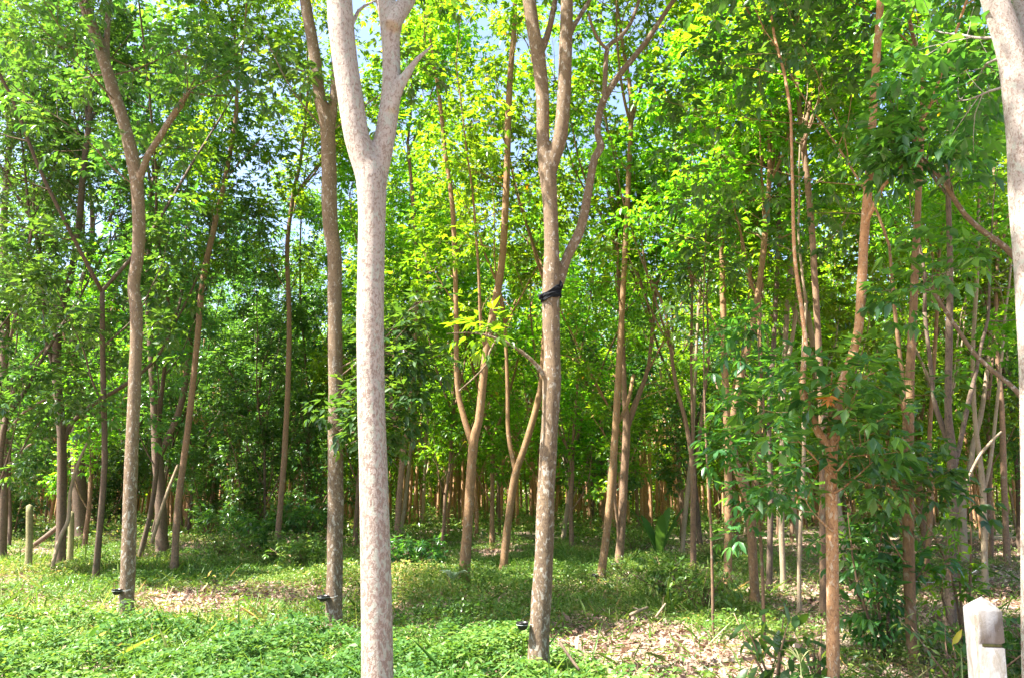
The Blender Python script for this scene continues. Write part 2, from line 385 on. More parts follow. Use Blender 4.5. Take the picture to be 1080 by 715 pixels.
hero('tall brown rubber tree in the centre with a black cloth tied round it', 7.6, 'bark_tan', [
    ([(567, 690, 24), (569, 660, 22), (573, 600, 20.5), (577, 500, 18.5), (581, 430, 18.5), (582, 398, 20), (582, 370, 17.5), (581, 310, 19), (582, 262, 16), (580, 210, 16), (577, 178, 18), (573, 150, 14), (572, 100, 14), (568, 62, 15), (563, 35, 14), (558, 0, 14), (555, -30, 13)], 0),
    ([(578, 190, 13), (585, 165, 14), (591, 145, 15), (595, 100, 14.5), (597, 40, 14), (598, 0, 13), (600, -40, 12)], -.15),
    ([(584, 320, 8), (590, 300, 10), (598, 272, 11), (612, 243, 11), (620, 204, 9.5), (627, 168, 9), (634, 155, 9), (630, 141, 7.5), (633, 116, 8), (641, 98, 8), (656, 76, 7), (681, 45, 6.5), (711, 0, 5.5), (735, -30, 5)], .35),
    ([(637, 108, 5), (638, 85, 6), (641, 50, 5.5), (652, 42, 5), (665, 25, 4.5), (676, -5, 4)], .3),
    ([(641, 53, 4), (633, 45, 4.5), (625, 30, 4), (621, 15, 3.5)], -.2),
    ([(568, 62, 7), (573, 50, 8), (580, 28, 7), (587, -8, 6)], .1),
    ([(598, 45, 6), (607, 25, 5.5), (622, 0, 5), (632, -25, 4)], .2),
    ([(581, 408, 8), (574, 396, 6.5), (560, 379, 5), (540, 364, 4.5), (523, 357, 4), (500, 351, 3), (470, 352, 2)], -.3),
    ([(524, 357, 2.5), (516, 372, 2.2), (513, 384, 2), (500, 398, 1.8), (484, 412, 1.2)], -.2)],
    grow=(0, 1, 2, 3, 5, 6), remesh=.012, seed=4, dens=.5, sides=22, low=[(505, 345, 7.3, 530, 360, 3)])
hero('slender orange-barked rubber tree with a cluster of orange leaves, at the right', 6.45, 'bark_orange', [
    ([(878, 725, 14), (878.5, 690, 13.5), (878, 600, 13), (877, 530, 12.5), (877, 480, 12.5), (880, 440, 13), (886, 410, 10), (897, 380, 9.5), (905, 350, 9.5), (909, 300, 10), (912, 240, 9.5), (918, 170, 9), (921, 110, 8.5), (926, 40, 8), (930, -20, 7)], .25),
    ([(878, 478, 8), (869, 465, 9), (858, 445, 9), (848, 418, 8.5), (846, 395, 7), (850, 370, 6), (846, 330, 5), (838, 270, 4.5), (836, 200, 4), (834, 120, 3.5)], .3),
    ([(912, 237, 5), (920, 222, 5), (932, 196, 4.5), (946, 184, 3.5)], -.2)],
    grow=(0, 1, 2), remesh=.010, seed=5, sides=16, L=.14, leafmat='leaf_dark',
    low=[(905, 440, 6.1, 880, 470, 7), (922, 470, 6.2, 880, 500, 7), (850, 470, 6.2, 876, 500, 3), (925, 500, 6.5, 879, 520, 5), (870, 395, 6.2, 882, 420, 4), (930, 415, 6.3, 890, 400, 5), (835, 430, 6.5, 860, 450, 4), (840, 530, 6.5, 878, 560, 4)])
hero('spotted tan rubber tree with a kinked pale limb, left of the concrete post', 7.7, 'bark_russet', [
    ([(962, 690, 12), (960, 640, 11.5), (958, 560, 11.5), (957, 500, 11.5), (958, 440, 11), (960, 390, 9), (963, 330, 8), (966, 260, 7), (970, 180, 6), (974, 90, 5)], .2),
    ([(955, 505, 7), (954, 488, 7), (958, 474, 6), (961, 458, 5.5), (955, 440, 4.5), (952, 400, 4), (945, 340, 4), (938, 260, 3)], -.2)],
    grow=(0, 1), seed=6, sides=14, leafmat='leaf_dark', L=.13, low=[(975, 510, 7.2, 958, 540, 6), (985, 520, 7.4, 958, 520, 5), (930, 420, 7.3, 957, 450, 3), (925, 500, 7.3, 957, 520, 6), (915, 470, 7.5, 957, 500, 5), (935, 560, 7.6, 958, 600, 4)])
hero('pale trunk cut off by the right edge, forked at the very top', 4.8, 'bark_white', [
    ([(1102, 790, 40), (1099, 715, 37), (1097, 600, 35), (1096, 480, 34), (1093, 355, 34), (1085, 230, 34), (1082, 180, 34), (1079, 130, 33), (1072, 80, 29), (1062, 40, 27), (1049, 0, 25), (1038, -40, 22)], 0),
    ([(1082, 110, 22), (1083, 70, 22), (1078, 30, 20), (1074, 0, 19), (1070, -50, 17)], .25)],
    grow=(0, 1), remesh=.012, seed=7, wob=.02, sides=28, dens=.6, leafmat='leaf_dark', low=[(1005, 120, 5.2, 1070, 90, 6), (980, 80, 5.4, 1060, 60, 7), (935, 60, 5.6, 1055, 40, 8)])
hero('tan tree hidden behind the pale right-edge trunk, reaching out two curved limbs', 6.3, 'bark_tan', [
    ([(1094, 728, 16), (1094, 600, 15), (1094, 430, 14), (1094, 290, 12), (1092, 200, 10), (1088, 120, 8), (1082, 40, 6)], 0),
    ([(1094, 298, 7.5), (1078, 281, 7), (1060, 261, 6.8), (1035, 243, 6.3), (1017, 226, 5.5), (1003, 205, 5), (994, 190, 3.5)], -.15),
    ([(1094, 440, 6), (1070, 410, 5.5), (1056, 398, 5), (1029, 374, 4.5), (1005, 340, 4), (981, 303, 4)], .2)],
    grow=(0,), seed=37, sides=16, dens=.6, leafmat='leaf_dark',
    low=[(975, 185, 6.1, 996, 193, 4), (1000, 195, 6.2, 1005, 206, 3), (930, 165, 6.2, 996, 190, 8), (950, 130, 6.1, 996, 190, 8), (905, 150, 6.3, 996, 190, 7), (980, 290, 6.2, 985, 308, 5), (960, 300, 6.4, 985, 308, 4)])
hero('reddish sunlit rubber tree forking low, between the thick pale trunk and the centre tree', 13.6, 'bark_russet', [
    ([(489, 615, 13), (491, 585, 11.5), (493, 560, 10.5), (496, 510, 10), (500, 462, 10), (505, 445, 8.5), (509, 406, 8.5), (513, 370, 8), (522, 320, 8), (529, 280, 7.5), (534, 201, 7), (537, 100, 6.5), (543, 20, 5)], 0),
    ([(500, 475, 6), (495, 459, 6.5), (487, 431, 6), (482, 403, 5.5), (481, 336, 5), (480, 280, 5), (477, 215, 5), (470, 165, 4.5), (463, 100, 4), (455, 50, 3)], .3),
    ([(513, 372, 4), (507, 340, 3.5), (505, 290, 3), (500, 220, 2.5)], -.3)], grow=(0, 1, 2), seed=8, dens=.8)
hero('leaning brown rubber tree with a forked trunk, left of the centre tree', 16.6, 'bark_russet', [
    ([(530, 598, 9), (536, 550, 8), (543, 502, 8), (551, 478, 7), (560, 450, 7), (570, 410, 6.5), (574, 360, 6), (576, 290, 5)], 0),
    ([(544, 500, 5), (540, 480, 5), (536, 455, 4.5), (535, 400, 4), (532, 330, 3)], .3)], grow=(0, 1), seed=9, dens=.8)
hero('straight brown rubber tree leaning right, with a black cup at its foot', 15.1, 'bark_russet', [
    ([(633, 608, 9), (640, 560, 8), (645, 508, 8), (649, 455, 7.5), (652, 400, 7), (657, 310, 6), (662, 210, 5.5), (666, 120, 5)], 0),
    ([(649, 450, 4), (662, 425, 4), (668, 395, 3.5)], .4)], grow=(0,), seed=10, dens=.8)
hero('brown rubber tree with a Y fork, beside the right-leaning one', 16.8, 'bark_brown', [
    ([(652, 597, 9), (656, 550, 8.5), (658, 508, 8.5), (661, 452, 8), (659, 425, 6), (658, 400, 5.5), (655, 330, 5), (650, 250, 4)], 0),
    ([(661, 455, 5), (667, 435, 5.5), (676, 410, 5), (684, 385, 4), (690, 330, 4)], .3),
    ([(654, 590, 3), (651, 550, 3), (648, 520, 3), (650, 490, 2.5), (647, 450, 2)], -.3)], grow=(0, 1), seed=11, dens=.8)
hero('thin dark rubber tree splitting into a fan of limbs, right of centre', 15.4, 'bark_brown', [
    ([(731, 604, 6.5), (731, 550, 6), (731, 500, 6), (728, 470, 5), (722, 440, 4.5), (712, 400, 4), (705, 350, 3.5)], 0),
    ([(731, 502, 4), (736, 475, 4), (740, 440, 3.5), (746, 390, 3)], .4), ([(730, 480, 3), (730, 440, 3), (729, 380, 3), (730, 300, 3)], .1)], grow=(0, 1, 2), seed=12, dens=.7)
hero('thin pinkish rubber tree leaning beside the fan-shaped one', 20, 'bark_pink', [
    ([(719, 587, 5), (722, 550, 5), (726, 510, 5), (730, 470, 4), (733, 400, 3.5), (737, 320, 3)], 0)], grow=(0,), seed=13, dens=.7)
hero('straight reddish rubber tree right of centre, bare to mid height', 13.7, 'bark_russet', [
    ([(767, 614, 9), (768, 560, 8), (768, 508, 8), (766, 431, 7.5), (764, 370, 7), (762, 290, 6), (760, 200, 5), (757, 100, 5)], 0),
    ([(766, 440, 4), (775, 405, 4), (785, 370, 3.5)], .4)], grow=(0, 1), seed=14, dens=.8)
hero('bowed tan rubber tree behind the low leafy sapling', 12.2, 'bark_russet', [
    ([(796, 627, 10), (793, 570, 9.5), (791, 530, 10), (780, 500, 10), (772, 470, 9), (775, 430, 7.5), (783, 390, 7), (796, 330, 6), (806, 260, 5.5), (812, 180, 5)], 0),
    ([(792, 535, 6), (797, 500, 6), (801, 450, 5.5), (802, 390, 5), (800, 300, 4)], .3)], grow=(0, 1), seed=15, dens=.8)
hero('thin dark-brown rubber tree between two paler ones, right of centre', 13.1, 'bark_dark', [
    ([(811, 621, 6.5), (812, 570, 6), (813, 520, 6), (811, 450, 5), (815, 380, 5), (820, 280, 4.5), (822, 180, 4)], 0)], grow=(0,), seed=16, dens=.7)
hero('very thin pale pink rubber stem left of the slender orange-barked tree', 11.4, 'bark_pink', [
    ([(842, 635, 4.5), (843, 590, 4.2), (845, 540, 4), (848, 470, 4), (846, 400, 3.5), (850, 320, 3)], 0)], grow=(0,), seed=17, dens=.5)
hero('tall slender rubber tree forking high up near the top, at the right', 11, 'bark_brown', [
    ([(868, 648, 8), (868, 560, 7.5), (867, 450, 7), (863, 357, 6.5), (859, 290, 6.5), (855, 227, 6.5), (847, 150, 6), (842, 100, 5), (839, 50, 4.5), (836, 0, 4)], .4),
    ([(847, 150, 4), (853, 115, 4), (862, 80, 4), (868, 30, 3.5), (872, -10, 3)], .3),
    ([(846, 160, 3), (860, 115, 3), (880, 85, 3), (900, 68, 2)], -.2)], grow=(0, 1, 2), seed=18, dens=.9)
hero('slim pale tree with twin wavy stems, in front of the right-hand foliage', 13.5, 'bark_pink', [
    ([(826, 618, 6), (824, 540, 6), (826, 430, 5.5), (830, 327, 5.5), (838, 227, 5), (836, 130, 4.5), (838, 60, 4)], .2),
    ([(828, 400, 4), (838, 340, 4.5), (840, 300, 4), (834, 240, 4), (832, 200, 3)], -.2)], grow=(0, 1), seed=19, dens=.9)
hero('thin leaning rubber tree in the left thicket, slanting up to the right', 16.8, 'bark_brown', [
    ([(184, 598, 8), (188, 530, 7), (199, 446, 6.5), (208, 360, 6), (214, 297, 6), (226, 240, 5.5), (237, 191, 5), (248, 130, 4.5), (250, 90, 3.5)], 0)], grow=(0,), seed=20, dens=1.7)
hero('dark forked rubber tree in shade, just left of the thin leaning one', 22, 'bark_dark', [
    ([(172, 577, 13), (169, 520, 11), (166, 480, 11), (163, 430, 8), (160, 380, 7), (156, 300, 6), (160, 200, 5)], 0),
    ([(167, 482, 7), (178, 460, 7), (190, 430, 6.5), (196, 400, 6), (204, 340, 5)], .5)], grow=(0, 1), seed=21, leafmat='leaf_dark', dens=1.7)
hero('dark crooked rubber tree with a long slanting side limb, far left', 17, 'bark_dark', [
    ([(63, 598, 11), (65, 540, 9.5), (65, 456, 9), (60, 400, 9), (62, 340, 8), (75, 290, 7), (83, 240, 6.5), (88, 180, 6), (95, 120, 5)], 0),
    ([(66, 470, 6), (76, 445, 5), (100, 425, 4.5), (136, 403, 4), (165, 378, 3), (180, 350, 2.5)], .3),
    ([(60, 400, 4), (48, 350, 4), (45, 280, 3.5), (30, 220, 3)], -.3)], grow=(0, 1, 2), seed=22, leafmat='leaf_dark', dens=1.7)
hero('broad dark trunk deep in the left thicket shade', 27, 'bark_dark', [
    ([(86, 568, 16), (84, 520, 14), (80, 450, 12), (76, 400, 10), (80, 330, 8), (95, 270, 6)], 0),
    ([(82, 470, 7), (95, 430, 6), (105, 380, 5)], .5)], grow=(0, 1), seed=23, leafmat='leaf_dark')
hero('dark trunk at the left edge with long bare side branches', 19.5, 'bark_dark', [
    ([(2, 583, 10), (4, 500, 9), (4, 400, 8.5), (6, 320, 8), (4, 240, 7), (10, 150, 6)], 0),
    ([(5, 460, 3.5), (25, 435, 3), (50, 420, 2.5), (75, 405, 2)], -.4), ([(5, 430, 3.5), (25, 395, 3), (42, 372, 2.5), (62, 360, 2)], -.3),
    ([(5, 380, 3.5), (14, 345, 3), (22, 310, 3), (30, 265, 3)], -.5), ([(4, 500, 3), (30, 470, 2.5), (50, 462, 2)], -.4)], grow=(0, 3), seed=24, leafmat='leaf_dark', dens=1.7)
hero('thin olive-brown stem rising from the low green bushes, left of the thick pale trunk', 19, 'bark_brown', [
    ([(291, 587, 7), (296, 530, 6), (300, 480, 6), (304, 400, 5.5), (305, 330, 5), (303, 260, 4.5), (310, 200, 4)], 0)], grow=(0,), seed=25, dens=1.7)
hero('sturdy dark rubber tree with an open Y fork, behind the concrete post', 9.9, 'bark_dark', [
    ([(1001, 652, 12), (1003, 600, 10.5), (1005, 550, 10), (1005, 510, 10), (1003, 470, 9), (1000, 430, 7), (1001, 355, 7), (1002, 290, 6), (1000, 200, 5)], 0),
    ([(1004, 480, 6), (996, 455, 6), (986, 425, 5), (982, 390, 4.5), (975, 330, 4)], .3),
    ([(1005, 500, 5), (1012, 470, 5), (1020, 430, 5), (1030, 390, 4)], .5)], grow=(0, 1, 2), seed=26, dens=.8)
hero('thin rosy rubber tree holding one end of the wire, above the concrete post', 12.7, 'bark_pink', [
    ([(1039, 622, 6.5), (1038, 570, 6), (1037, 521, 6), (1033, 480, 5), (1028, 440, 4.5), (1026, 370, 4), (1030, 300, 4), (1032, 220, 3)], 0),
    ([(1037, 520, 3.5), (1044, 490, 4), (1050, 440, 3.5), (1058, 360, 3)], .3)], grow=(0, 1), seed=27, dens=.8)
hero('slim red-brown rubber tree close to the pale right-edge trunk', 17.8, 'bark_brown', [
    ([(1062, 592, 7), (1060, 540, 6), (1058, 480, 6), (1056, 420, 5), (1050, 350, 4), (1052, 260, 4)], 0)], grow=(0,), seed=28, dens=.8)
hero('forked pinkish rubber tree behind the sturdy dark Y-forked one', 18, 'bark_pink', [
    ([(1017, 592, 9), (1015, 550, 8), (1014, 521, 8), (1009, 500, 5.5), (1000, 470, 4), (990, 440, 3.5)], 0),
    ([(1014, 524, 6), (1022, 500, 6), (1026, 470, 5.5), (1034, 440, 5), (1040, 400, 4), (1046, 330, 3.5)], .4)], grow=(0, 1), seed=29, dens=.8)
hero('thin slanting stem between the spotted tan tree and the dark Y-forked tree', 14.2, 'bark_russet', [
    ([(976, 612, 6), (980, 560, 5.5), (982, 520, 5), (980, 470, 4.5), (984, 400, 4), (990, 300, 3.5)], 0)], grow=(0,), seed=30, dens=.7)
hero('tall wavy thin rubber tree whose crown fills the gap right of the thick pale trunk', 19, 'bark_brown', [
    ([(418, 588, 7), (420, 540, 6), (425, 480, 6), (432, 430, 5), (436, 380, 4.5), (440, 300, 4), (436, 220, 4), (430, 150, 3)], 0),
    ([(425, 482, 4), (415, 440, 4), (410, 390, 3.5)], .4)], grow=(0, 1), seed=31, dens=1.7)

# =================================================================== background plantation: shared prototypes
def proto(seed, bark, leafmat):
    g = np.random.default_rng(5000+seed); sk = Skel()
    hf = g.uniform(2.6, 5.2); r0 = g.uniform(.052, .088)
    P = [np.array([0, 0, -.3]), np.zeros(3)]; q = np.zeros(3); lean = g.normal(0, .05, 3); lean[2] = 0
    n = 5
    for i in range(n):
        q = q+unit(np.array([0, 0, 1])+lean+g.normal(0, .045, 3))*hf/n; P.append(q)
    Rr = [r0*1.3, r0*1.15]+list(np.linspace(r0, r0*.8, n))
    sp, sr = spline(P, Rr, .5); sk.limb(sp, sr, True, 9, .03, seed=seed)
    nlim = g.integers(2, 4); a0 = g.uniform(0, 6.28)
    for k in range(nlim):
        a = a0+k*6.28/nlim+g.normal(0, .3); s = g.uniform(.25, .6)
        crown_limb(sk, P[-1]-[0, 0, .05], np.array([math.cos(a)*s, math.sin(a)*s, 1]), g.uniform(6, 9.3), r0*.68, g, nb=10, up=.07, start=.10, bl=2.2, ntw=6)
    # a bare or leafy low side shoot
    for k in range(3):
        aa = a0+1+k*2.2; pp = P[2+k % 3+1]
        crown_limb(sk, pp, np.array([math.cos(aa)*.7, math.sin(aa)*.7, .9]), g.uniform(1.8, 3.2), r0*.36, g, nb=4, bl=1.0, ntw=4)
    return finish_tree(sk, 'plantation_tree', (0, 0, 0), bark, g, leafmat, L=.165, W=.078, nl=8 if seed >= 9 else 6)
kids = lambda o: list(o.children)
def copy_tree(o):
    c = o.copy(); COL.objects.link(c)
    for ch in KID[o.name]:
        d = ch.copy(); COL.objects.link(d); d.parent = c
    return c
protos = []; KID = {}
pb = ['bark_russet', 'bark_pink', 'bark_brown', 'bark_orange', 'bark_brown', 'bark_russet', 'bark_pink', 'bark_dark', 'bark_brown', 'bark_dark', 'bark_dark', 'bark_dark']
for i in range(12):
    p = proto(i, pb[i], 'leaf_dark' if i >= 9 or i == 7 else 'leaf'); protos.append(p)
bpy.context.view_layer.update()
for p in protos: KID[p.name] = kids(p)
heroes = [o for o in COL.objects if o.name.startswith('rubber_tree')]
hp = np.array([[o.location[0], o.location[1]] for o in heroes])
spots = []
for iy, y in enumerate(np.arange(15.5, 58, 3.9)):
    for ix in range(-18, 22):
        x = (ix*2.55 if ix < 0 else ix*2.1)+(iy % 2)*1.2+rng.normal(0, .35); yy = y+rng.normal(0, .5)
        if abs(x) > yy*.68+1.2: continue
        if np.min(np.hypot(hp[:, 0]-x, hp[:, 1]-yy)) < 1.5: continue
        px = 540+x/yy*F
        if yy < 19 and rng.random() < .35: continue
        if 672 < px < 712 and yy < 50: continue
        if 230 < px < 290 and yy < 21: continue
        spots.append((x, yy, px))
used = set()
for (x, yy, px) in spots:
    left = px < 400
    k = int(rng.choice([7, 9, 10, 11, 10, 4])) if left else int(rng.choice([0, 1, 2, 3, 4, 5, 6, 8, 9]))  # left rows pick dark bark and leaves, their deeper shade put into the colour
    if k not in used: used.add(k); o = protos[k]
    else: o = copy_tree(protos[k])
    o.location = (x, yy, float(H(x, yy))-.02)
    s = rng.uniform(.85, 1.15); o.scale = (s, s, s*rng.uniform(.95, 1.12)); o.rotation_euler = (0, 0, rng.uniform(0, 6.28))
    o.name = 'plantation_tree'
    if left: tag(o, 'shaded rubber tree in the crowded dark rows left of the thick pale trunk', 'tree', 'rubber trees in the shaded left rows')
    elif px < 700: tag(o, 'slender rubber tree far back in the sunny middle rows', 'tree', 'rubber trees in the sunny middle rows')
    else: tag(o, 'slender rubber tree far back in the brown-floored rows at the right', 'tree', 'rubber trees in the right-hand rows')
for i, p in enumerate(protos):
    if i not in used:
        for c in kids(p): bpy.data.objects.remove(c)
        bpy.data.objects.remove(p)
print('background trees', len(spots))

# =================================================================== bushes and saplings
def shrub(label, x, y, h, spread, nst, nw, L=.12, W=.05, mat='leaf_dark', trif=True, name='bush', bark='bark_brown', lod=1, seed=0, group=None, pet=.10, nl=6, low=.15):
    g = np.random.default_rng(9000+seed); base = np.array([x, y, float(H(x, y))]); sk = Skel()
    for k in range(nst):
        a = k*2.4+g.uniform(-.4, .4); s = spread*g.uniform(.2, 1)/h
        end = base+np.array([math.cos(a)*s*h, math.sin(a)*s*h, h*g.uniform(.6, 1)])
        mid = base+(end-base)*.5+g.normal(0, .05*h, 3)
        sp, sr = spline([base-[0, 0, .05], mid, end], [.010+.005*h, .008+.003*h, .004], .2)
        sk.limb(sp, sr, True, 6)
        for j in range(nw):
            t = g.uniform(low, 1); p = sp[int(t*(len(sp)-1))]; d = unit(g.normal(0, 1, 3)*[1, 1, .5]+[0, 0, .5])
            twig(sk, p, d, g.uniform(.25, .6)*min(1, spread), .004, g)
    root = empty(name, base); tag(root, label, name.replace('_', ' ') if name != 'broadleaf_shrub' else 'shrub', group)
    sk.thick.build('stem', M[bark], root, origin=base)
    if sk.has_thin: sk.thin.build('twigs', M[bark], root, origin=base)
    b = Buf(); whorls(b, np.array(sk.wc), np.array(sk.wd), g, nl, pet, L, W, lod, trif)
    b.build('foliage', M[mat], root, origin=base, smooth=(lod == 0))
    return root
def gx(px, D): return (px-540)/F*D
# dark thicket on the left
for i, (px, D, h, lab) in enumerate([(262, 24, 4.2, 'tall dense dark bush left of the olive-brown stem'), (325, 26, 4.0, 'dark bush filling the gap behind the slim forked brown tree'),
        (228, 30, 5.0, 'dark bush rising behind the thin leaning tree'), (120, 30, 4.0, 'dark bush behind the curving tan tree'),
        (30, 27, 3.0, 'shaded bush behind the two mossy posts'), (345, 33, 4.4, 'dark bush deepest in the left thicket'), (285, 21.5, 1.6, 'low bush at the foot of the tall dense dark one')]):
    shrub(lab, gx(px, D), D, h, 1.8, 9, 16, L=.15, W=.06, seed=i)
for i, (px, D, h, s, lab) in enumerate([(440, 15.5, .75, .9, 'low green bush right behind the thick pale trunk'), (410, 17.5, .8, .9, 'low green bush in shade beyond the thick pale trunk'),
        (700, 12.8, .65, .8, 'low round bush on the sunny litter, right of the centre tree'), (730, 11.6, .6, .7, 'low bush with pale shiny leaves near the bare litter patch'),
        (300, 18, .7, .9, 'low green bush below the olive-brown stem'), (240, 18.4, .7, .8, 'low bright bush at the edge of the left thicket'),
        (330, 16.5, .6, .8, 'low bush just left of the slim forked brown trunk'), (665, 21, .7, .9, 'low yellowish bush in the sunny middle rows')]):
    shrub(lab, gx(px, D), D, h, s, 9, 8, L=.10, W=.045, mat='under' if i != 0 else 'leaf_dark', trif=(i % 2 == 0), seed=30+i, pet=.06, nl=7)
shrub('bushy dark-green sapling just right of the slender orange-barked trunk', gx(912, 8.0), 8.0, 1.45, .75, 7, 8, L=.14, W=.05, name='rubber_sapling', lod=0, seed=51, low=.2)
shrub('broad-leaved dark shrub low in front, left of the slender orange-barked trunk', gx(800, 6.9), 6.9, .62, .42, 6, 3, L=.17, W=.075, trif=False, name='broadleaf_shrub', lod=0, seed=52, nl=5)
shrub('small broad-leaved shrub touching the left side of the slender orange-barked trunk', gx(842, 7.0), 7.0, .5, .25, 4, 2, L=.17, W=.07, trif=False, name='broadleaf_shrub', lod=0, seed=53, nl=5)
shrub('leafy sapling between the spotted tan tree and the concrete post', gx(990, 8.2), 8.2, 1.9, .5, 4, 5, L=.12, W=.045, mat='leaf', name='rubber_sapling', lod=0, seed=56, low=.4)
shrub('low dark shrub just left of the concrete post', gx(985, 6.9), 6.9, .5, .6, 7, 7, L=.10, W=.04, mat='under', trif=False, seed=57, lod=0, pet=.06)
shrub('low shrub behind the right of the concrete post', gx(1066, 7.4), 7.4, .6, .5, 6, 6, L=.10, W=.04, seed=58, lod=0)

def sapling(label, D, stem, tips, seed, mat='leaf_dark', L=.15, W=.058):
    g = np.random.default_rng(seed+700); sk = Skel(); P = [at(x, y, D) for x, y in stem]; P[0][2] = float(H(P[0][0], P[0][1])); base = P[0].copy()
    P = [base-[0, 0, .05]]+P; sp, sr = spline(P, np.linspace(.022, .006, len(P)), .12); sk.limb(sp, sr, True, 8, .03)
    for x, y, dd in tips:
        b_ = at(x, y, D+dd); dz = b_[2]-.25*np.hypot(b_[0]-sp[:, 0], b_[1]-sp[:, 1])-.1; j = int(np.argmin(abs(sp[:, 2]-dz)))
        v = b_-sp[j]; branch(sk, sp[j], v, np.linalg.norm(v), .007, g, 4, .32)
    return finish_tree(sk, 'rubber_sapling', base, 'bark_brown', g, mat, label, lod=0, L=L, W=W, pet=.13, cat='sapling')
sapling('low leafy sapling with large drooping leaves in front of the bowed tan tree', 8.2, [(806, 690), (804, 600), (800, 520), (806, 440), (800, 370), (803, 330)],
        [(765, 480, 0), (790, 495, -.3), (828, 462, .2), (840, 440, 0), (775, 525, -.2), (822, 535, -.3), (850, 425, .2), (760, 440, .1), (788, 410, 0), (830, 505, .1), (805, 385, -.2), (838, 390, 0), (782, 335, 0), (762, 365, .2), (748, 470, .1), (795, 555, -.2)], 1)
sapling('thin tall sapling with teal-green leaves right of the straight reddish tree', 9.6, [(752, 668), (750, 560), (744, 450), (742, 330), (745, 230)],
        [(720, 330, 0), (770, 300, .2), (735, 260, -.2), (765, 250, 0), (710, 290, .2), (780, 340, 0), (720, 210, 0), (755, 195, .2), (775, 215, -.3), (790, 270, 0)], 2, 'leaf_dark', .14, .055)
# single tall wild plants
def rosette(label, x, y, n, L, W, rise, mat, name, cat, seed, stem=0.0, arch=.5, kind=None):
    g = np.random.default_rng(seed); base = np.array([x, y, float(H(x, y))]); root = empty(name, base); tag(root, label, cat)
    b = Buf()
    for k in range(n):
        a = k*2.4+g.normal(0, .2); m = 7; t = np.linspace(0, 1, m)
        LL = L*g.uniform(.75, 1.1); d = np.array([math.cos(a), math.sin(a), 0]); s = np.array([-d[1], d[0], 0])
        hor = t*LL*(1-rise*.6); ver = stem+LL*(rise*1.6*t-arch*1.5*t*t)
        w = W*np.sin(np.pi*np.clip(t*.93+.05, 0, 1))**.7*.5
        mid = base+d*hor[:, None]+np.outer(ver, [0, 0, 1])
        V = np.stack([mid-s*w[:, None]+[0, 0, .0], mid-np.array([0, 0, 1])*(w*.35)[:, None], mid+s*w[:, None]], 1).reshape(-1, 3)
        Q = []
        for i in range(m-1):
            for j in (0, 1): Q.append([i*3+j, i*3+j+1, i*3+j+4, i*3+j+3])
        b.add(V, Q, quads=True, var=np.full(len(V), g.random()))
    b.build('foliage', M[mat], root, origin=base)
    if stem > 0:
        s = Buf(); tube(s, [base-[0, 0, .05], base+[0, 0, stem]], [.006, .004], 6); s.build('stem', M['straw' if mat == 'straw' else 'under'], root, origin=base)
    return root
rosette('bright banana-like plant with upright broad blades in the sunny middle rows', gx(690, 20), 20, 6, 1.5, .26, .85, 'weed', 'broad_leaf_plant', 'plant', 1, arch=.35)
rosette('glossy plant with long arching blades left of the concrete post', gx(990, 7.6), 7.6, 7, .75, .09, .75, 'leaf_dark', 'broad_leaf_plant', 'plant', 2, arch=.45)
rosette('pale green grass stalk topped by spreading finger-like spikes', gx(826, 6.3), 6.3, 8, .24, .012, .6, 'straw', 'grass_stalk', 'plant', 3, stem=.33, arch=.35)
rosette('small silvery star-shaped plant at the bottom beside the slender orange-barked trunk', gx(850, 6.2), 6.2, 6, .12, .05, .45, 'pale_leaf', 'silver_leaf_plant', 'plant', 4, stem=.20, arch=.3)
rosette('arching yellow-green fern behind the front weeds, right of the thick pale trunk', gx(500, 8.2), 8.2, 7, .5, .05, .8, 'weed', 'fern', 'plant', 5, arch=.6)
rosette('plant with pale shiny leaves at the foot of the reddish sunlit tree', gx(480, 13), 13, 8, .4, .12, .7, 'pale_leaf', 'broad_leaf_plant', 'plant', 6, stem=.25, arch=.5)
# single yellow leaf on a stalk near the post
yb = np.array([gx(1008, 6.9), 6.9, 0]); r_ = empty('yellow_leaf', yb); tag(r_, 'single bright yellow leaf upright on a stalk left of the concrete post', 'leaf')
b = Buf(); P0 = at(1004, 680, 6.9); leaves(b, [P0], [[.75, 0, .9]], [[0, -1, .3]], .17, .06, 0, .1); b.build('blade', M['yellow'], r_, origin=yb)
b = Buf(); tube(b, [yb-[0, 0, .03], P0], [.003, .002], 5); b.build('stalk', M['yellow'], r_, origin=yb)
# orange leaf cluster on the slender orange-barked tree
oroot = [o for o in heroes if o['label'].startswith('slender orange-barked')][0]
b = Buf(); g = np.random.default_rng(3); c = at(873, 418, 6.05); A = np.array([[.5, -.3, -.9], [-.6, -.2, -.7], [.9, -.1, -.2], [-.2, -.4, -1], [-.9, 0, -.1], [.3, .2, -.5]])
leaves(b, np.tile(c, (6, 1)), A, np.tile([0, -1, .4], (6, 1)), .095, .04, 0, .2)
tube(b, [c, at(879, 408, 6.45)], [.003, .004], 5)
o = b.build('foliage', M['orange'], oroot, origin=oroot.location); o['label'] = 'cluster of withered orange leaves'

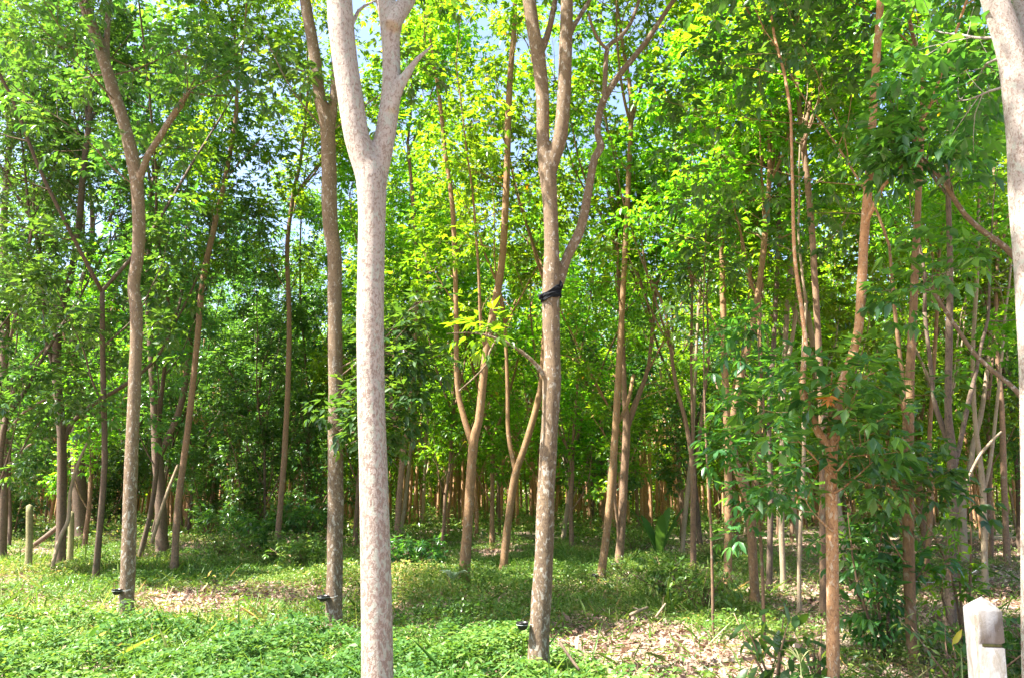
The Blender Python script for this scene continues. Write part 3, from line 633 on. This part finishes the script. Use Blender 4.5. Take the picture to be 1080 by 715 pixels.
# =================================================================== ground cover
def cover(name, n, ylo, yhi, dens, L, Wr, hmax, mat, lod, label, cat, seed, tilt=.5, xr=.74, flat=False, droop=.3, per=1):
    g = np.random.default_rng(seed)
    u = g.random(n); y = np.sqrt(ylo**2+(yhi**2-ylo**2)*u); x = g.uniform(-1, 1, n)*(y*xr+.6)
    k = g.random(n) < dens(x, y); x = x[k]; y = y[k]
    if per > 1:
        x = np.repeat(x, per)+g.normal(0, L*.9, len(x)*per); y = np.repeat(y, per)+g.normal(0, L*.9, len(y)*per)
    m = len(x); hh = hmax(x, y)*g.random(m)**.7 if callable(hmax) else hmax*g.random(m)**.7
    z = H(x, y)+.006+hh
    a = g.uniform(0, 6.28, m); el = g.normal(.15, tilt, m)
    A = np.c_[np.cos(a)*np.cos(el), np.sin(a)*np.cos(el), np.sin(el)]
    N = np.tile([0, 0, 1.0], (m, 1))+g.normal(0, .35 if not flat else .45, (m, 3))
    LL = L*g.uniform(.5, 1.3, m)*(1+np.clip(y-25, 0, 60)/40 if yhi > 30 else 1)
    LL = LL*np.where(g.random(m) < .06, 1.9, 1); P = np.c_[x, y, z]; P = P-A*LL[:, None]*.5
    P[:, 2] = np.maximum(P[:, 2], H(x, y)+.004)
    v = np.clip(.5+.28*pnoise(x, y, 1.1, seed)+g.normal(0, .24, m), 0, 1)
    b = Buf(); leaves(b, P, A, N, LL, LL*Wr, lod, droop*g.random(m), v)
    o = b.build(name, M[mat], smooth=(lod == 0)); tag(o, label, cat, kind='stuff'); return o
def sm(v, a, b): t = np.clip((v-a)/(b-a), 0, 1); return t*t*(3-2*t)
def blob(x, y, px, D, sx, sy): return np.exp(-(((x-gx(px, D))/sx)**2+((y-D)/sy)**2))
def bare(x, y):
    return np.clip(1.15*blob(x, y, 250, 12.3, 1.9, 1.7)+1.35*blob(x, y, 650, 9.6, .95, 2.6)+1.0*blob(x, y, 740, 7.4, 1.6, .9)+.7*blob(x, y, 540, 9.6, 1.6, .7)+.6*blob(x, y, 20, 11.8, 1.4, .8)
                   +.95*sm(x/y, .24, .38)*sm(y, 8.5, 11), 0, 1)
def d_near(x, y):
    edge = 9.3+.7*pnoise(x, y*0, 1.1, 3)-2.6*sm(x/y, -.02, .16)-.3*sm(x/y, .2, .3)
    return np.clip((1-sm(y, edge-.35, edge+.45))*(1-.85*sm(x/y, .10, .22)*sm(y, 6.0, 6.6)), 0, 1)
cover('front_weeds', 190000, 4.8, 11.2, d_near, .058, .55, lambda x, y: np.maximum(.05, .17+.10*pnoise(x, y, 2.6, 5)+.10*pnoise(x, y, 6.5, 6)), 'weed', 0, 'lush bright green broad-leaved weeds carpeting the front edge', 'weeds', 11, tilt=.35)
def d_mid(x, y):
    p = pnoise(x, y, 1.0, 8)
    lush = .9*blob(x, y, 440, 14.5, 2.2, 3.5)+.55*blob(x, y, 650, 16, 3.0, 5)+.5*blob(x, y, 60, 14, 2.5, 3)+.5*blob(x, y, 280, 17, 3, 1.8)+.5*blob(x, y, 760, 12, 1.2, 3)+.8*blob(x, y, 930, 7.6, 1.6, .9)
    return np.clip((.16+.5*p+.25*pnoise(x, y, 4, 19)+.75*lush)*(1-bare(x, y)*.95), .015, 1)
cover('undergrowth', 260000, 7.5, 27, d_mid, .052, .45, lambda x, y: .06+.26*np.clip(pnoise(x, y, 1.3, 8)+.1, 0, 1)+.14*np.clip(pnoise(x, y, 5, 18), 0, 1)+.22*blob(x, y, 440, 14.5, 2.2, 3.5), 'under', 1, 'patchy low undergrowth between the rubber trees', 'undergrowth', 12, per=5)
cover('far_undergrowth', 150000, 26, 75, lambda x, y: np.clip(.5+.5*pnoise(x, y, .5, 9)-.45*sm(x/y, .2, .4), .05, 1), .13, .5, lambda x, y: .28+1.0*np.clip(pnoise(x, y, .8, 41)-.1, 0, 1), 'under', 1, 'far undergrowth covering the ground of the back rows', 'undergrowth', 13, per=3)
cover('leaf_litter', 230000, 6, 28, lambda x, y: np.clip(.35+.75*bare(x, y), 0, 1), .085, .42, .045, 'litter', 1, 'dry brown fallen leaves scattered over the ground', 'leaf litter', 14, tilt=.42, flat=True, droop=.6)
# grass blades
cover('grass', 90000, 5.2, 20, lambda x, y: np.clip(.35+.5*pnoise(x, y, 1.6, 22)-.5*bare(x, y), .06, 1), .24, .035, .10, 'under', 1, 'thin grass blades among the weeds', 'grass', 15, tilt=.6, per=3)
# dead twigs litter
b = Buf(); g = np.random.default_rng(77)
for k in range(420):
    y = g.uniform(6.5, 15); x = g.uniform(-1, 1)*y*.7
    if g.random() > .25+.75*float(bare(x, y)): continue
    a = g.uniform(0, 6.28) if g.random() < .4 else g.normal(-.9, .4); l_ = g.uniform(.1, .55); p = np.array([x, y, float(H(x, y))+.02]); d = np.array([math.cos(a), math.sin(a), 0])
    tube(b, [p, p+d*l_*.5+[0, 0, .02], p+d*l_+g.normal(0, .02, 3)*[1, 1, .3]], [.005, .004, .002], 4, cap=False)
o = b.build('twig_litter', M['bark_pink']); tag(o, 'thin dead twigs strewn over the bare litter patches', 'twigs', kind='stuff')

# ground sheet
xs = np.concatenate([np.linspace(-150, -30, 30, endpoint=False), np.linspace(-30, 30, 201), np.linspace(31, 150, 30)])
ys = np.concatenate([np.linspace(-60, 0, 15, endpoint=False), np.linspace(0, 40, 181), np.linspace(41, 250, 90)])
X, Y = np.meshgrid(xs, ys); Z = H(X, Y); nx, ny = len(xs), len(ys)
i = np.arange(ny-1)[:, None]*nx; j = np.arange(nx-1)[None]
b = Buf(); b.add(np.stack([X, Y, Z], -1).reshape(-1, 3), np.stack([i+j, i+j+1, i+j+nx+1, i+j+nx], -1).reshape(-1, 4), quads=True)
m, t, n, l = nt('forest_floor'); out = n.new('ShaderNodeOutputMaterial'); p = n.new('ShaderNodeBsdfPrincipled'); p.inputs['Roughness'].default_value = .95
tc = n.new('ShaderNodeTexCoord'); n1 = noise(n, l, tc.outputs['Object'], .8, 5); n2 = noise(n, l, tc.outputs['Object'], 14, 5, .7); n3 = noise(n, l, tc.outputs['Object'], 55, 4, .7)
vo = n.new('ShaderNodeTexVoronoi'); vo.inputs['Scale'].default_value = 16; l.new(tc.outputs['Object'], vo.inputs['Vector'])
sv = n.new('ShaderNodeSeparateColor'); l.new(vo.outputs['Color'], sv.inputs[0])
c = mixc(n, l, sv.outputs[0], (.24, .155, .11), (.44, .33, .26))
c = mixc(n, l, mapr(n, l, n2.outputs[0], .4, .65), c, (.12, .07, .045))
c = mixc(n, l, mapr(n, l, n3.outputs[0], .5, .72, 0, .7), c, (.46, .34, .26))
c = mixc(n, l, mapr(n, l, n1.outputs[0], .48, .62, 0, .55), c, (.08, .13, .035))
l.new(c, p.inputs['Base Color']); bp = n.new('ShaderNodeBump'); bp.inputs['Strength'].default_value = .8; bp.inputs['Distance'].default_value = .03
l.new(n2.outputs[0], bp.inputs['Height']); l.new(bp.outputs[0], p.inputs['Normal']); l.new(p.outputs[0], out.inputs[0])
o = b.build('ground', m); tag(o, kind='structure')

# far-off wood closing the view
g = np.random.default_rng(55); b = Buf(); n_ = 460000
a = g.uniform(-.82, .82, n_); D = g.uniform(58, 84, n_); x = np.tan(a)*D*.98; z = g.random(n_)**.85*19; z[:140000] = g.random(140000)*5
keep = (pnoise(x*.9+z*.5, z*1.0+D*.3, .42, 31)+g.normal(0, .35, n_)) > -.25-.5*(z < 5)
x, D, z = x[keep], D[keep], z[keep]; k = z < 15.5+2.5*pnoise(x, D, .25, 33); x, D, z = x[k], D[k], z[k]; m_ = len(x)
leaves(b, np.c_[x, D, z+H(x, D)], g.normal(0, 1, (m_, 3))*[1, 1, .5]+[0, 0, -.2], g.normal(0, .5, (m_, 3))+[0, 0, 1], g.uniform(.22, .42, m_), g.uniform(.12, .2, m_), 1, .2,
       np.clip(.5+.25*pnoise(x, z, .5, 35)+g.normal(0, .2, m_), 0, .96))
o = b.build('distant_woods', M['leaf'], smooth=False); tag(o, 'far-off wood closing the view behind the rubber trees', 'woods', kind='stuff')

b = Buf()
for k_ in range(850):
    D_ = g.uniform(36, 74); x_ = g.uniform(-.72, .72)*D_; z_ = float(H(x_, D_)); lx, ly = g.normal(0, .5, 2)
    tube(b, [[x_, D_, z_-.3], [x_+lx*.3, D_+ly*.3, z_+4], [x_+lx, D_+ly, z_+9]], [.085, .07, .045], 6, cap=False)
    tube(b, [[x_+lx*.3, D_+ly*.3, z_+4], [x_-lx*2, D_-ly*2, z_+9]], [.06, .03], 5, cap=False)
o = b.build('distant_woods_trunks', M['bark_orange']); o.name = 'distant_trunks'; tag(o, 'mass of thin trunks standing in the far-off wood', 'woods', kind='stuff')

# =================================================================== small things
def lathe(buf, c, prof, seg=20):
    c = np.asarray(c); th = np.arange(seg)*2*math.pi/seg
    V = np.array([[c[0]+r*math.cos(t_), c[1]+r*math.sin(t_), c[2]+z] for r, z in prof for t_ in th])
    Q = [[i*seg+j, i*seg+(j+1) % seg, (i+1)*seg+(j+1) % seg, (i+1)*seg+j] for i in range(len(prof)-1) for j in range(seg)]
    buf.add(V, Q, quads=True)
M['cup'] = plain('black_cup', (.02, .019, .018), .35); M['wire'] = plain('pale_wire', (.5, .53, .52), .4); M['latex'] = plain('latex', (.75, .72, .65), .4)
def cup(px, py, D, x_off, label, s=1.0):
    c = at(px, py, D); c = c+np.array([0, -.02, 0]); root = empty('latex_cup', c); tag(root, label, 'cup', 'latex cups hung on the trunks')
    r = .058*s
    b = Buf(); lathe(b, (0, 0, 0), [(0.001, 0), (r*.45, .004), (r*.75, .022), (r*.95, .055), (r*1.06, .070), (r*1.06, .074), (r*.93, .073), (r*.85, .055), (r*.66, .026), (.001, .014)]); b.build('bowl', M['cup'], root)
    b = Buf(); lathe(b, (0, 0, 0), [(.001, .034), (r*.7, .034), (r*.74, .030)]); b.build('latex', M['latex'], root)
    b = Buf(); th = np.linspace(0, 2*math.pi, 19); P = np.c_[r*.98*np.cos(th), r*.98*np.sin(th), np.full(19, .052)]
    tube(b, P, np.full(19, .0022), 5, cap=False); tube(b, [[r*.98*x_off, 0, .052], [(r+.05)*x_off, 0, .050], [(r+.10)*x_off, .03, .066]], [.0022]*3, 5); b.build('wire_holder', M['wire'], root)
cup(551, 664, 7.55, 1, 'black latex cup hung low on the left side of the centre tree')
cup(123.5, 627, 10.1, 1, 'black latex cup at the left side of the curving tan tree')
cup(341, 634, 9.5, 1, 'black latex cup beside the slim forked brown trunk', 1.15)
cup(627, 609, 15.0, 1, 'black latex cup at the foot of the straight right-leaning brown tree', 1.25)
cup(647, 597, 16.7, 1, 'black latex cup at the foot of the Y-forked brown tree', 1.1)

# black cloth round the centre tree
c = at(581, 311, 7.6); rr = rad(19, c); root = empty('black_cloth', c-np.array([0, 0, .08])); tag(root, 'black cloth band knotted round the centre tree below its side limb', 'cloth')
M['cloth'] = plain('black_cloth', (.012, .013, .016), .9, .4, 60, .2)
def band(tilt, z0, wid, rx, sd):
    seg, rows = 48, 9; V = []
    g = np.random.default_rng(sd); ph = g.uniform(0, 6, 6)
    for i in range(rows):
        t = i/(rows-1)-.5
        for j in range(seg):
            th = j/seg*2*math.pi
            r = rx*(1.10+.05*math.cos(t*math.pi))+.005*math.sin(3*th+9*t+ph[0])+.004*math.sin(14*t+5*math.sin(th+ph[1]))
            z = z0+t*wid*(1+.35*math.sin(th+ph[2]))+tilt*rx*math.cos(th)+.006*math.sin(4*th+ph[3])
            V.append([r*math.cos(th), r*math.sin(th), z+.08])
    Q = [[i*seg+j, i*seg+(j+1) % seg, (i+1)*seg+(j+1) % seg, (i+1)*seg+j] for i in range(rows-1) for j in range(seg)]
    return V, Q
b = Buf(); V, Q = band(.55, .01, .075, rr, 1); b.add(V, Q, True); o = b.build('wrap', M['cloth'], root)
md = o.modifiers.new('thick', 'SOLIDIFY'); md.thickness = .008
b = Buf(); V, Q = band(.35, -.025, .05, rr*1.03, 5); b.add(V, Q, True); o = b.build('wrap', M['cloth'], root); md = o.modifiers.new('thick', 'SOLIDIFY'); md.thickness = .007
b = Buf(); tube(b, [[rr*1.02, -.02, .13], [rr*1.15, -.04, .16], [rr*1.1, -.03, .20], [rr*1.02, -.02, .22]], [.022, .026, .018, .006], 8, .2)
tube(b, [[-rr*.9, -rr*.6, .06], [-rr*1.25, -rr*.7, .045], [-rr*1.3, -rr*.8, .01]], [.018, .022, .008], 8, .2, seed=4); b.build('knot', M['cloth'], root)

# concrete post
PD = 3.25; pc = at(1042, 715, PD); pc[0] -= .042; root = empty('concrete_post', (pc[0], PD, float(H(pc[0], PD))), R(1)); root.rotation_euler[1] = R(2.6); tag(root, 'weathered whitish concrete post with a pointed top and mossy notch, lower right corner', 'post')
m, t, n, l = nt('weathered_concrete'); out = n.new('ShaderNodeOutputMaterial'); p = n.new('ShaderNodeBsdfPrincipled'); p.inputs['Roughness'].default_value = .9
tc = n.new('ShaderNodeTexCoord'); mp = n.new('ShaderNodeMapping'); mp.inputs['Scale'].default_value = (1, 1, .35); l.new(tc.outputs['Object'], mp.inputs[0])
n1 = noise(n, l, mp.outputs[0], 14, 5, .6, .5); n2 = noise(n, l, tc.outputs['Object'], 70, 4, .7); n3 = noise(n, l, mp.outputs[0], 30, 4, .6, .8)
c = mixc(n, l, mapr(n, l, n1.outputs[0], .42, .60), (.20, .202, .205), (.14, .13, .12))
c = mixc(n, l, mapr(n, l, n3.outputs[0], .50, .62, 0, .85), c, (.11, .095, .075))
c = mixc(n, l, mapr(n, l, n2.outputs[0], .6, .72, 0, .5), c, (.26, .24, .22))
l.new(c, p.inputs['Base Color']); bp = n.new('ShaderNodeBump'); bp.inputs['Strength'].default_value = .5; bp.inputs['Distance'].default_value = .004; l.new(n2.outputs[0], bp.inputs['Height']); l.new(bp.outputs[0], p.inputs['Normal']); l.new(p.outputs[0], out.inputs[0])
M['concrete'] = m; M['moss'] = plain('green_moss', (.13, .13, .04), .95, .5, 60)
s = .0505; top = at(1038, 641, PD)[2]-pc[2]*0-float(H(pc[0], PD)); apex = top+.047
nz = at(1038, 677, PD)[2]
b = Buf()
def ring(h, z, ch=.004): return [[h, -h+ch, z], [h, h-ch, z], [h-ch, h, z], [-h+ch, h, z], [-h, h-ch, z], [-h, -h+ch, z], [-h+ch, -h, z], [h-ch, -h, z]]
levels = [(s, -.3), (s, nz-.012), (s-.0065, nz-.007), (s-.0065, nz+.007), (s, nz+.012), (s, top-.004), (s*.94, top+.003), (s*.5, top+.024), (s*.08, apex-.004)]
g = np.random.default_rng(8); V = []
for h, z in levels:
    ch = .004 if h > s*.8 else .0015
    rg = ring(h, z, ch)
    if abs(h-(s-.0065)) < 1e-6: rg = [[a_[0] if a_[1] > 0 or a_[0] < 0 else b_[0], a_[1] if a_[1] > 0 else b_[1], z] for a_, b_ in zip(ring(s, z, ch), rg)]
    V += [[v[0]+g.normal(0, .0012), v[1]+g.normal(0, .0012), v[2]+g.normal(0, .001)] for v in rg]
Q = [[i*8+j, i*8+(j+1) % 8, (i+1)*8+(j+1) % 8, (i+1)*8+j] for i in range(len(levels)-1) for j in range(8)]
b.add(V, Q, True); k = b.n; b.v.append(np.array([[0, 0, apex]])); b.a.append(np.array([.5])); b.n += 1
o8 = (len(levels)-1)*8; b.f.append(np.array([[o8+j, o8+(j+1) % 8, k] for j in range(8)]))
b.build('shaft', M['concrete'], root, smooth=False)
def box(buf, x0, x1, y0, y1, z0, z1):
    V = [[x, y, z] for z in (z0, z1) for y in (y0, y1) for x in (x0, x1)]
    buf.add(V, [[0, 2, 3, 1], [4, 5, 7, 6], [0, 1, 5, 4], [2, 6, 7, 3], [0, 4, 6, 2], [1, 3, 7, 5]], True)
b = Buf(); box(b, -s+.012, s-.010, -s+.0045, -s+.014, nz-.007, nz+.004); b.build('moss', M['moss'], root, smooth=False)
M['groove_shade'] = plain('painted_groove_shade', (.17, .13, .10), .95, .5, 50)
b = Buf(); box(b, -s-.0015, -s+.004, -.040, -.028, -.2, top-.02); b.build('groove', M['groove_shade'], root, smooth=False)  # raised strip; its dark colour stands in for the groove's shade

# mossy wooden posts on the left
M['mossy'] = bark_mat('mossy_wood', (.30, .27, .13), (.14, .11, .06), (.25, .32, .12), patch=(.5, .62))
for px, y0, y1, lab in ((30, 533, 600, 'short mossy wooden post nearer the left edge'), (74, 540, 592, 'short mossy wooden post beside the dark crooked tree')):
    D = CAMZ*F/(y0*0+ (600 if px == 30 else 592)-520.5); a_ = at(px, y1, D); t_ = at(px+1, y0, D); a_[2] = float(H(a_[0], a_[1]))
    root = empty('wooden_post', a_); tag(root, lab, 'post', 'old wooden fence posts'); b = Buf(); sp, sr = spline([a_-[0, 0, .2], a_, (a_+t_)/2+[.01, 0, 0], t_], [.07, .068, .065, .062], .12); tube(b, sp, sr, 10, .05); b.build('shaft', M['mossy'], root, origin=a_)
# leaning sticks, vines, fallen branches
def stick(label, pts, D, bark='bark_pink', name='fallen_branch', forks=(), cat='branch', lie=True):
    P = []; Rr = []
    for px, py, w, dd in pts:
        q = at(px, py, D+dd); P.append(q); Rr.append(rad(w, q))
    base = P[0].copy(); root = empty(name, base); tag(root, label, cat)
    b = Buf(); sp, sr = spline(P, Rr, .08); tube(b, sp, sr, 7, .06)
    for f in forks:
        P = [at(px, py, D+dd) for px, py, w, dd in f]; sp, sr = spline(P, [rad(q[2], p_) for q, p_ in zip(f, P)], .06); tube(b, sp, sr, 6, .05)
    b.build('wood', M[bark], root, origin=base)
def gd(y): return CAMZ*F/(y-520.5)
stick('dark stick stuck slanting in the ground right of the centre tree', [(611, 706, 3, 0), (602, 694, 3.5, .1), (590, 676, 3, .2)], 7.2, 'bark_dark')
stick('short fallen branch on the left ground by the curving tan tree', [(79, 659, 5, 0), (92, 654, 5, .1), (101, 647, 4.5, .3)], 9.6, 'bark_brown', forks=[[(90, 655, 3, .1), (80, 650, 2, .4)]])
stick('forked dead twig on the sunny litter right of the centre tree', [(665, 648, 3.5, 0), (675, 643, 3, .2), (683, 640, 2.5, .5)], 10.2, forks=[[(675, 643, 2, .2), (668, 640, 1.5, .4)]])
stick('upright dead twig beside the low round bush', [(692, 650, 2.5, 0), (697, 643, 2.2, 0), (702, 636, 1.8, 0)], 10.1)
stick('bent pale vine stem rising between the mossy posts', [(54, 606, 4, 0), (57, 590, 4, 0), (64, 565, 4, .1), (72, 548, 4, .2), (74, 520, 3.5, .3), (82, 490, 3, .4), (95, 460, 2.5, .5)], 15.5, 'bark_pink', 'vine_stem', cat='vine')
stick('dark log leaning behind the mossy posts', [(32, 577, 5, 0), (45, 568, 5, .1), (60, 556, 5, .2), (66, 550, 4, .3)], 22, 'bark_dark', 'leaning_log', cat='log')
stick('pale leaning sapling pole left of the dark forked tree', [(160, 572, 4, 0), (168, 545, 4, .1), (178, 515, 3.5, .2), (188, 490, 3, .3)], 21, 'bark_pink', 'leaning_pole', cat='pole')
stick('bright fallen branch leaning across the right-hand trees', [(1018, 510, 2, 0), (1032, 482, 3, .1), (1045, 466, 3, .2), (1056, 455, 2, .3)], 11, 'bark_pink', 'leaning_branch')
# wire
w0 = at(962, 612, 7.75); w1 = at(1040, 592, 12.6); root = empty('wire', w0); tag(root, 'thin pale wire strung from the spotted tan tree to the thin rosy tree', 'wire')
T_ = np.linspace(0, 1, 12)[:, None]; P = w0*(1-T_)+w1*T_; P[:, 2] -= (.12*4*T_*(1-T_))[:, 0]
b = Buf(); tube(b, P, np.full(12, .0045), 5); b.build('strand', M['wire'], root, origin=w0)

# =================================================================== light
SUN_EL, SUN_AZ = R(58), R(-106)      # azimuth from +Y, clockwise positive; negative = to the left
sd = Vector((math.sin(SUN_AZ)*math.cos(SUN_EL), math.cos(SUN_AZ)*math.cos(SUN_EL), math.sin(SUN_EL)))
sl = bpy.data.lights.new('sun', 'SUN'); sl.energy = 5; sl.angle = R(.5); sl.color = (1, .95, .87)
so = bpy.data.objects.new('sun', sl); COL.objects.link(so); so.rotation_euler = (-sd).to_track_quat('-Z', 'Y').to_euler()
w = bpy.data.worlds.new('World'); scene.world = w; w.use_nodes = True; n = w.node_tree.nodes; l = w.node_tree.links
bg = n.get('Background') or n.new('ShaderNodeBackground')
sky = n.new('ShaderNodeTexSky'); sky.sky_type = 'NISHITA'; sky.sun_disc = False; sky.sun_elevation = SUN_EL; sky.sun_rotation = SUN_AZ
sky.air_density = .8; sky.dust_density = 2.5; sky.ozone_density = .6
l.new(sky.outputs[0], bg.inputs[0]); bg.inputs[1].default_value = .105

vs = scene.view_settings; vs.view_transform = 'Standard'; vs.look = 'None'; vs.gamma = 1; vs.exposure = 2.42
c = scene.cycles; c.max_bounces = 7; c.diffuse_bounces = 5; c.glossy_bounces = 2; c.transmission_bounces = 5; c.transparent_max_bounces = 4
c.caustics_reflective = False; c.caustics_refractive = False; c.sample_clamp_indirect = 8
c.use_denoising = True
print('script done', len(scene.objects))
